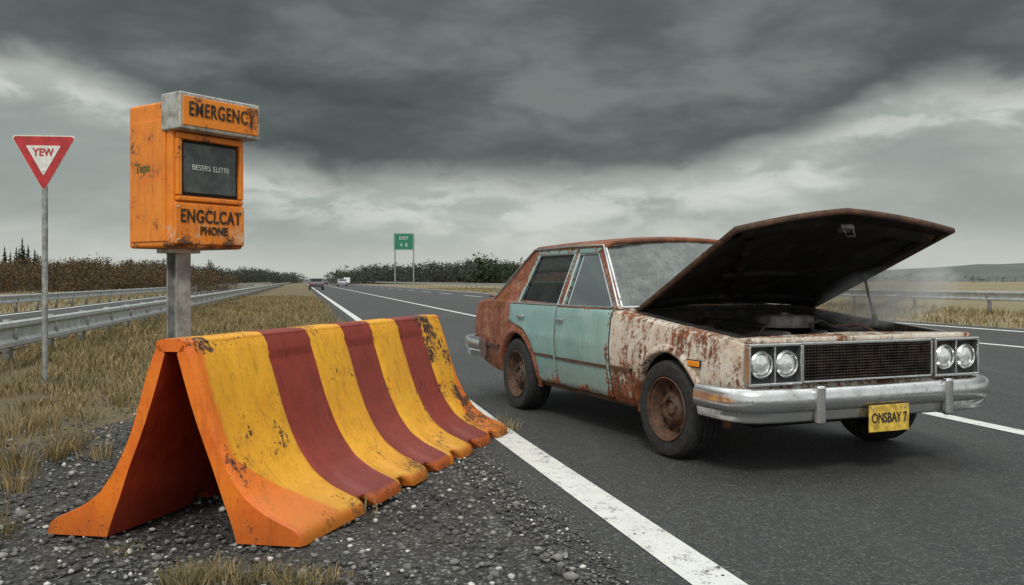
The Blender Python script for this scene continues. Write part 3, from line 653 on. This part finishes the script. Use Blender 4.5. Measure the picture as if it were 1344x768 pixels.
for sd in(-1,1): tube('drip_rail_%d'%(sd>0),[(-.71,sd*(gy(.99)+.008),1.0),(-1.275,sd*(gy(1.48)+.01),1.487),(-1.9,sd*(gy(1.48)+.012),1.495),(-2.62,sd*(gy(1.48)+.01),1.487),(-2.95,sd*(gy(1.22)+.008),1.235),(-3.24,sd*(gy(1)+.006),1.0)],.009,CHROME,car,8)
P=[]
for i in range(25):
    u=i/24; x=-1.235-1.43*u; row=[]
    for j in range(25):
        y=-.752+1.504*j/24; cr=1-(y/.752)**2; e2=1-(2*u-1)**4
        row.append((x+.05*(1-(y/.752)**2)*(1-2*u),y,1.482+.03*min(1,cr*6)+.07*cr*(.55+.45*e2)))
    P.append(row)
grid('roof',P,ROOF,car,thick=.03)
def wind(nm,xb,zb_,xt,ztp,bow,mat):
    P=[]
    for i in range(9):
        u=i/8; row=[]
        for j in range(21):
            t=-1+2*j/20; hw=(.90*(1-u)+.735*u); row.append((xb+(xt-xb)*u+bow*(1-t*t)*(1-.5*u),hw*t,zb_+(ztp-zb_)*u+(.065*(1-t*t) if u>0 else 0)*u))
        P.append(row)
    grid(nm,P,mat,car) 
    for k,l in enumerate([P[0],P[-1],[r[0] for r in P],[r[-1] for r in P]]): tube('%s_trim_%d'%(nm,k),l,.012,CHROME,car,8)
wind('windscreen',-.715,.995,-1.262,1.475,.10,WSH); wind('rear_windscreen',-3.22,1.02,-2.64,1.478,-.10,GLASS)
box('cowl_panel',(-.665,0,.985),(.13,1.6,.03),BAY,car,.01)
for s_,y0 in((1,-.55),(2,.15)): tube('wiper_%d'%s_,[(-.66,y0,1.01),(-.70,y0+.3,1.045),(-.725,y0+.62,1.06)],.007,BLACK,car,6)
tube('mirror_stalk',[(-1.25,0,1.44),(-1.23,0,1.40)],.006,BLACK,car,6); box('rear_view_mirror',(-1.22,0,1.375),(.02,.22,.06),BLACK,car,.01)
box('cabin_floor',(-1.95,0,.47),(2.1,1.6,.04),BAY,car); box('dashboard',(-.96,0,.90),(.28,1.6,.18),BLACK,car,.05)
for y in(-.4,.4):
    box('front_seat_%d'%(y>0),(-1.62,y,.62),(.5,.6,.22),SEAT,car,.06); box('front_seat_back_%d'%(y>0),(-1.90,y,.95),(.16,.58,.62),SEAT,car,.06,rot=('Y',-.2)); box('headrest_%d'%(y>0),(-1.99,y,1.31),(.09,.26,.14),SEAT,car,.04)
box('rear_seat',(-2.55,0,.62),(.45,1.5,.22),SEAT,car,.06); box('rear_seat_back',(-2.86,0,.92),(.16,1.5,.55),SEAT,car,.06,rot=('Y',-.25)); box('parcel_shelf',(-3.0,0,.99),(.35,1.5,.03),BLACK,car)
sw=[(-1.18+.06*math.sin(t),.4+.19*math.cos(t),1.0+.18*math.sin(t)) for t in np.linspace(0,2*math.pi,25)]; tube('steering_wheel',sw,.014,BLACK,car,8); tube('steering_column',[(-1.17,.4,1.0),(-.95,.4,.88)],.025,BLACK,car)
box('boot_lid',(-3.5,0,1.035),(.5,1.55,.022),BODY,car,.01)
fx=.80
box('fascia_header',(fx-.03,0,.835),(.10,1.84,.03),BODY,car,.01); box('fascia_back',(fx+.006,0,.69),(.02,1.86,.25),BLACK,car,.004)
box('grille_top_trim',(fx+.03,0,.812),(.03,1.06,.018),CHROME,car,.004); box('grille_bottom_trim',(fx+.03,0,.578),(.03,1.06,.014),CHROME,car,.004)
for y in(-.53,.53): box('grille_side_trim_%d'%(y>0),(fx+.03,y,.695),(.03,.014,.216),CHROME,car,.004)
for i in range(12): box('grille_bar_%d'%i,(fx+.028,0,.60+.0176*i),(.02,1.04,.005),GRILL,car)
for i in range(40): box('grille_rib_%d'%i,(fx+.024,-.507+.026*i,.695),(.016,.003,.21),GRILL,car)
for sd in(-1,1):
    yc=sd*.745 
    for nm,c,s in(('top',(fx+.035,yc,.812),(.05,.395,.018)),('bottom',(fx+.035,yc,.575),(.05,.395,.018)),('in',(fx+.035,yc-sd*.192,.694),(.05,.014,.219)),('out',(fx+.035,yc+sd*.192,.694),(.05,.014,.219)),('mid',(fx+.03,yc,.694),(.04,.012,.219))):
        box('lamp_bezel_%s_%d'%(nm,sd>0),c,s,CHROME,car,.005)
    for k in(-1,1):
        c=(fx+.018,yc+k*.094,.694)
        lathe('lamp_ring_%d_%d'%(sd>0,k>0),[(.068,.0),(.080,.0),(.084,.022),(.073,.034),(.068,.022)],CHROME,car,c,'x'); lathe('headlamp_%d_%d'%(sd>0,k>0),[(0,.032),(.03,.030),(.055,.022),(.070,.012),(.070,0)],LENS,car,c,'x')
box('lower_valance',(fx-.02,0,.46),(.06,1.78,.2),BODY,car,.01)
def bumper(nm,path,prof,mat):
    n=len(path); P=[]
    for i,p in enumerate(path):
        a=Vector(path[max(0,i-1)]);b=Vector(path[min(n-1,i+1)]); d=(b-a).normalized(); nr=Vector((d.y,-d.x))
        P.append([(p[0]+nr.x*q[0],p[1]+nr.y*q[0],q[1]+.004*mn.noise(Vector((p[1]*2,1,0)))) for q in prof+[prof[0]]])
    o=grid(nm,P,mat,car); autosmooth(o,40)
    vs=[tuple(x) for x in P[0][:-1]]; mobj(nm+'_end_a',vs,[tuple(range(len(vs)))],mat,car); vs=[tuple(x) for x in P[-1][:-1]]; mobj(nm+'_end_b',vs,[tuple(range(len(vs)))],mat,car)
pf=[(0,.365),(.030,.352),(.046,.362),(.050,.385),(.054,.415),(.064,.424),(.076,.436),(.082,.48),(.078,.52),(.066,.545),(.045,.558),(0,.552)]
half=[(.46,-.985),(.56,-.990),(.68,-.990),(.77,-.978),(.835,-.945),(.865,-.89),(.885,-.75),(.90,-.5),(.905,-.25),(.91,0)]
path=half+[(x,-y) for x,y in reversed(half[:-1])]
bumper('front_bumper',path,pf,CHROME)
for y in(-.52,.52): box('bumper_guard_%d'%(y>0),(.978,y,.455),(.05,.065,.235),CHROME,car,.018)
rp=[(-3.3,-.985),(-3.6,-.985),(-3.78,-.95),(-3.86,-.85),(-3.88,-.5),(-3.885,0)]; rp=rp+[(x,-y) for x,y in reversed(rp[:-1])]
rp=list(reversed(rp)); bumper('rear_bumper',rp,[(q,z+.07) for q,z in pf],CHROME)
for sd in(-1,1): box('tail_lamp_%d'%(sd>0),(-3.81,sd*.7,.78),(.04,.34,.14),SRED,car,.01) 
box('plate_bracket',(.965,0,.36),(.03,.20,.10),BLACK,car); box('number_plate',(1.0,0,.352),(.006,.325,.165),PLATE,car,.003); text('plate_text','ONSBAY 7',.085,PLET,car,(1.0045,0,.352),(math.pi/2,0,math.pi/2),.0015,sx=.72)
for y in(-.13,.13): lathe('plate_bolt_%d'%(y>0),[(0,.006),(.006,.005),(.007,0)],GALV,car,(1.003,y,.415),'x',8)
def wheel(nm,x,sd,steer=0):
    w=empty(nm,(x,sd*.865,.33),0); w.parent=car; w.rotation_euler=(0,0,steer)
    t=[(.205,-.095),(.225,-.118),(.27,-.128),(.305,-.122),(.322,-.105),(.33,-.08),(.33,-.052),(.322,-.05),(.322,-.04),(.33,-.038),(.33,-.004),(.322,-.002),(.322,.006),(.33,.008),(.33,.04),(.322,.042),(.322,.05),(.33,.052),(.33,.08),(.322,.105),(.305,.122),(.27,.128),(.225,.118),(.205,.095)]
    lathe('tyre',[(r,a*.95) for r,a in t],RUBBER,w,n=72,deg=30)
    s=sd
    rim=[(.0,-.04*s),(.0,.075*s),(.035,.075*s),(.045,.06*s),(.06,.055*s),(.065,.085*s),(.10,.075*s),(.125,.04*s),(.165,.03*s),(.178,.05*s),(.19,.085*s),(.205,.10*s),(.218,.112*s),(.212,.118*s),(.205,.112*s),(.195,.04*s),(.195,-.1*s)]
    lathe('rim',rim,RIM,w,n=60,deg=25)
    for k in range(10):
        a=2*math.pi*k/10; lathe('vent_%d'%k,[(0,s*.006),(.015,s*.006),(.017,0)],DARK,w,(.145*math.cos(a),s*.0375,.145*math.sin(a)),n=10)
    for k in range(5):
        a=2*math.pi*k/5+.3; lathe('nut_%d'%k,[(0,.02*s),(.01,.02*s),(.011,0)],ENG,w,(.082*math.cos(a),s*.078,.082*math.sin(a)),n=6)
wheel('front_wheel_near',0,-1,math.radians(3)); wheel('front_wheel_far',0,1,math.radians(3)); wheel('rear_wheel_near',-WB,-1); wheel('rear_wheel_far',-WB,1)
tube('front_axle',[(0,-.8,.33),(0,.8,.33)],.04,BAY,car); tube('rear_axle',[(-WB,-.8,.33),(-WB,.8,.33)],.06,BAY,car); box('underbody',(-1.4,0,.30),(3.6,1.1,.14),BAY,car,.03)
box('bay_floor',(.02,0,.47),(1.26,1.58,.04),BAY,car); box('radiator',(.55,0,.66),(.08,.9,.3),ENG,car,.01); box('radiator_support',(.62,0,.81),(.09,1.6,.025),BAY,car,.006)
box('engine_block',(-.02,0,.62),(.75,.44,.26),ENG,car,.03)
for y in(-.2,.2): box('valve_cover_%d'%(y>0),(-.02,y,.79),(.62,.15,.09),ENG,car,.03,rot=('X',.35*(-1 if y>0 else 1)))
lathe('air_cleaner',[(0,.10),(.03,.10),(.035,.085),(.19,.08),(.21,.065),(.21,.0),(.17,-.01),(0,-.01)],ENG,car,(.02,0,.87),'z') 
box('battery',(.42,.60,.70),(.22,.18,.2),BLACK,car,.012); box('battery_b',(.35,-.62,.68),(.3,.16,.16),BLACK,car,.02); lathe('washer_tank',[(0,.2),(.05,.2),(.07,.16),(.07,0),(0,0)],ENG,car,(-.35,-.6,.62),'z',20)
tube('upper_hose',[(.5,.2,.77),(.38,.22,.83),(.25,.15,.80),(.2,.1,.74)],.028,BLACK,car); tube('lower_hose',[(.5,-.25,.72),(.3,-.42,.78),(0,-.48,.83),(-.3,-.45,.85),(-.5,-.3,.9)],.022,BLACK,car)
tube('cable_a',[(.4,.55,.81),(.25,.5,.88),(0,.42,.86),(-.2,.5,.9),(-.5,.4,.93)],.01,RIM,car,6); tube('cable_b',[(.35,-.55,.77),(.2,-.3,.89),(-.1,-.25,.91),(-.4,-.35,.92)],.009,BLACK,car,6); tube('cable_c',[(.5,-.1,.8),(.35,-.05,.90),(.28,.1,.92),(.2,.3,.86),(.1,.5,.84)],.010,BLACK,car,6)
box('bulkhead',(-.6,0,.78),(.04,1.58,.38),BAY,car); lathe('brake_servo',[(0,.12),(.06,.12),(.12,.06),(.12,0),(0,0)],ENG,car,(-.56,.5,.82),'x',24)
for sd in(-1,1): box('inner_wing_%d'%(sd>0),(0,sd*.69,.80),(1.2,.2,.03),BAY,car,.01); lathe('strut_tower_%d'%(sd>0),[(0,.07),(.07,.07),(.11,.0),(.0,0)],BAY,car,(-.05,sd*.64,.815),'z',24)
# hood
hd=empty('hood',(-.64,0,.985)); hd.parent=car; hd.rotation_euler=(math.radians(.6),-math.radians(23.8),0)
LH=1.39
def hz_(u,t): return .055*(1-t*t)+.05*u*u*(1-abs(t))**1.3
def hood_pt(u,t,dz=0,mg=0):
    hw=(.835+.035*u+(.085*u if t>0 else 0))-mg; fr=.07*(1-abs(t-.12)**2)
    return (u*(LH+fr-(mg if u>.5 else 0)),hw*t,hz_(u,t)+dz)
NU,NT=26,30
P=[[hood_pt(i/NU,-1+2*j/NT) for j in range(NT+1)] for i in range(NU+1)]
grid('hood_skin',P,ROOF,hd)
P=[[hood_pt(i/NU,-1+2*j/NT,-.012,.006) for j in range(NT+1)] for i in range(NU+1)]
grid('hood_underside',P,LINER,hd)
rim=[hood_pt(u,-1) for u in np.linspace(0,1,12)]+[hood_pt(1,t) for t in np.linspace(-1,1,31)[1:]]+[hood_pt(u,1) for u in np.linspace(1,0,12)[1:]]
P=[]
for p in rim: P.append([(p[0],p[1],p[2]+.003),(p[0]+(.004 if p[0]>1.2 else 0),p[1]*1.004,p[2]-.01),(p[0],p[1],p[2]-.032),(p[0]-.02*(p[0]/LH),p[1]*.975,p[2]-.034),(p[0]-.02*(p[0]/LH),p[1]*.975,p[2]-.01)])
grid('hood_lip',P,LIP,hd)
def brace(nm,a,b,w=.05):
    n=10; P=[]
    A_=Vector(a);B_=Vector(b); d=(B_-A_).normalized(); nr=Vector((-d.y,d.x))
    for i in range(n+1):
        q=A_.lerp(B_,i/n); row=[]
        for k,dz in((-1,-.012),(-.6,-.035),(.6,-.035),(1,-.012)):
            r=q+nr*w*k; u=min(1,max(0,r.x/(LH+.03))); t=max(-1,min(1,r.y/.85)); row.append((r.x,r.y,hz_(u,t)+dz))
        P.append(row)
    autosmooth(grid(nm,P,LINER,hd),25)
brace('brace_front',(1.27,-.78),(1.27,.85),.06); brace('brace_rear',(.12,-.74),(.12,.74),.06); brace('brace_left',(.12,-.76),(1.27,-.80),.05); brace('brace_right',(.12,.76),(1.27,.87),.05)
brace('brace_diag_a',(.15,-.05),(1.2,-.62),.04); brace('brace_diag_b',(.15,.05),(1.2,.62),.04); brace('brace_centre',(.55,-.42),(.55,.42),.035)
box('hood_latch',(1.34,.05,.02),(.06,.11,.04),ENG,hd,.01); tube('latch_loop',[(1.36,.01,.0),(1.36,.015,-.05),(1.36,.085,-.05),(1.36,.09,0)],.006,ENG,hd,6)
tube('prop_rod',[(.10,.80,.86),(.02,.79,1.09),(-.02,.78,1.285)],.010,BLACK,car,8); tube('prop_sleeve',[(.10,.80,.86),(.05,.795,1.0)],.02,BLACK,car,10)
for y in(-.78,.78): tube('hinge_%d'%(y>0),[(-.62,y,.93),(-.66,y,.99),(-.5,y,1.03)],.014,BLACK,car,8)
# steam
def steam():
    m=bpy.data.materials.new('steam'); m.use_nodes=True; nt=m.node_tree; nt.nodes.clear(); o=nt.nodes.new('ShaderNodeOutputMaterial'); v=nt.nodes.new('ShaderNodeVolumeScatter'); nt.links.new(v.outputs[0],o.inputs['Volume'])
    tc=nt.nodes.new('ShaderNodeTexCoord'); n=nt.nodes.new('ShaderNodeTexNoise'); n.inputs['Scale'].default_value=2.4; n.inputs['Detail'].default_value=3; n.inputs['Distortion'].default_value=.9; nt.links.new(tc.outputs['Object'],n.inputs['Vector'])
    mr=nt.nodes.new('ShaderNodeMapRange'); mr.interpolation_type='SMOOTHSTEP'; mr.inputs[1].default_value=.40; mr.inputs[2].default_value=.64; mr.inputs[3].default_value=.4; mr.inputs[4].default_value=11; nt.links.new(n.outputs['Fac'],mr.inputs[0])
    gr=nt.nodes.new('ShaderNodeTexGradient'); gr.gradient_type='SPHERICAL'; nt.links.new(tc.outputs['Object'],gr.inputs[0])
    mu=nt.nodes.new('ShaderNodeMath'); mu.operation='MULTIPLY'; nt.links.new(mr.outputs[0],mu.inputs[0]); nt.links.new(gr.outputs['Fac'],mu.inputs[1]); nt.links.new(mu.outputs[0],v.inputs['Density'])
    v.inputs['Color'].default_value=(.97,.98,.98,1)
    bm=bmesh.new(); bmesh.ops.create_icosphere(bm,subdivisions=3,radius=1); me=bpy.data.meshes.new('steam'); bm.to_mesh(me); bm.free(); me.materials.append(m)
    o=bpy.data.objects.new('steam',me); link(o); o.location=(2.80,6.80,1.08); o.scale=(.62,.36,.26); o.rotation_euler=(0,math.radians(-14),math.radians(12))
steam()
# ------------------------------------------------------------------ world
w=bpy.data.worlds.new('World'); sc.world=w; w.use_nodes=True; nt=w.node_tree; nt.nodes.clear()
class WN(M):
    def __init__(s): s.nt=nt; s.tc=s.n('ShaderNodeTexCoord'); s.obj=s.tc.outputs['Generated']
q=WN(); X,Y_,Z=q.sep()[0:3]
az=q.math('ARCTAN2',X,Y_); el=q.math('ARCSINE',Z)
cv=q.n('ShaderNodeFloatCurve'); t=q.math('ADD',q.math('MULTIPLY',az,1/1.2),.5,True); q.l(t,cv.inputs['Value'])
pts=[(0,80),(80,92),(180,135),(270,200),(360,236),(480,250),(590,238),(640,240),(720,244),(820,238),(920,228),(1000,206),(1090,176),(1180,138),(1260,118),(1400,120)]
cm=cv.mapping.curves[0]; P=[]
for px,py in pts:
    a=math.atan((px-672)/1200); r=math.hypot(px-672,1200); e_=math.atan((368-py)/r); P.append((a/1.2+.5,e_/.4))
while len(cm.points)<len(P): cm.points.new(.5,.5)
for p,(a,b) in zip(cm.points,P): p.location=(a,b)
cv.mapping.update()
bel=q.math('MULTIPLY',cv.outputs[0],.4)
sv=q.scale(q.obj,(1,1,2.6))
n1=q.noise(4.5,4,.5,sv,.3); n2=q.noise(13,6,.55,sv,.3); n3=q.noise(2.3,3,.5,sv,.2)
warp=q.math('ADD',q.math('MULTIPLY',q.math('SUBTRACT',n1,.5),.08),q.math('MULTIPLY',q.math('SUBTRACT',n2,.5),.06))
d=q.math('ADD',q.math('SUBTRACT',el,bel),warp)
dark=q.ss(d,-.016,.036)
sh=q.math('ADD',q.math('MULTIPLY',n1,.72),q.math('MULTIPLY',n2,.28))
dc=q.ramp(sh,[(.38,(.064,.075,.071)),(.5,(.100,.115,.109)),(.64,(.185,.207,.196))])
near=q.math('MULTIPLY',q.ss(d,.0,.03),q.ss(d,.10,.035)); dc=q.mix(q.math('MULTIPLY',near,.4),dc,(.068,.080,.077))
dc=q.mix(q.ss(el,.20,.31,0,.30),dc,(.15,.168,.160))
lc=q.ramp(sh,[(.36,(.30,.335,.315)),(.5,(.42,.455,.425)),(.62,(.60,.625,.58))])
rim_=q.math('MULTIPLY',q.ss(d,-.065,-.014),q.ss(n2,.44,.60)); lc=q.mix(q.math('MULTIPLY',rim_,.6),lc,(.68,.70,.66))
mid=q.math('MULTIPLY',q.ss(el,.02,.07),q.ss(q.math('ADD',n3,q.math('MULTIPLY',q.math('SUBTRACT',n2,.5),.3)),.43,.56,0,.65)); mid=q.math('MULTIPLY',mid,q.ss(d,-.02,-.05)); lc=q.mix(mid,lc,(.27,.305,.288))
hor=q.ss(el,.075,.0); lc=q.mix(q.math('MULTIPLY',hor,.75),lc,(.60,.63,.575))
col=q.mix(dark,lc,dc)
col=q.mix(q.ss(el,.34,1.0),col,(1.75,1.83,1.78))  # sky above the frame is brightened to add ambient light
back=q.ss(Y_,.35,-.3,0,.7); col=q.mix(back,col,(1.0,1.05,1.02))  # unseen sky behind the camera brightened as well, for more ambient light
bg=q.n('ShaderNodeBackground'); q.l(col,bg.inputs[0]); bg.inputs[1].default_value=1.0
sky=q.n('ShaderNodeTexSky'); sky.sky_type='NISHITA'; sky.sun_disc=False
SD=Vector((-.12,-.72,.68)).normalized(); sky.sun_elevation=math.asin(SD.z); sky.sun_rotation=math.atan2(SD.x,SD.y)
b2=q.n('ShaderNodeBackground'); q.l(sky.outputs[0],b2.inputs[0]); b2.inputs[1].default_value=.06
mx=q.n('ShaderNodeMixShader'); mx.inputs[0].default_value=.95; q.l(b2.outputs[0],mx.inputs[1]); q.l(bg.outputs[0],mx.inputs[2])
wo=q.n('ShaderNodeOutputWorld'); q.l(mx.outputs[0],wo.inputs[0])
L=bpy.data.lights.new('sun','SUN'); L.energy=1.5; L.angle=math.radians(10); L.color=(1,.95,.87); lo=bpy.data.objects.new('sun',L); link(lo); lo.rotation_euler=(-SD).to_track_quat('-Z','Y').to_euler()
# ------------------------------------------------------------------ camera
cam=bpy.data.cameras.new('camera'); co=bpy.data.objects.new('camera',cam); link(co); co.location=(0,0,H); co.rotation_euler=(math.pi/2,0,0)
cam.sensor_width=36; cam.lens=36*FPX/1344; cam.shift_y=-16/1344; cam.clip_end=8000; cam.clip_start=.05
sc.camera=co
sc.view_settings.view_transform='Standard'; sc.view_settings.look='None'; sc.view_settings.exposure=0
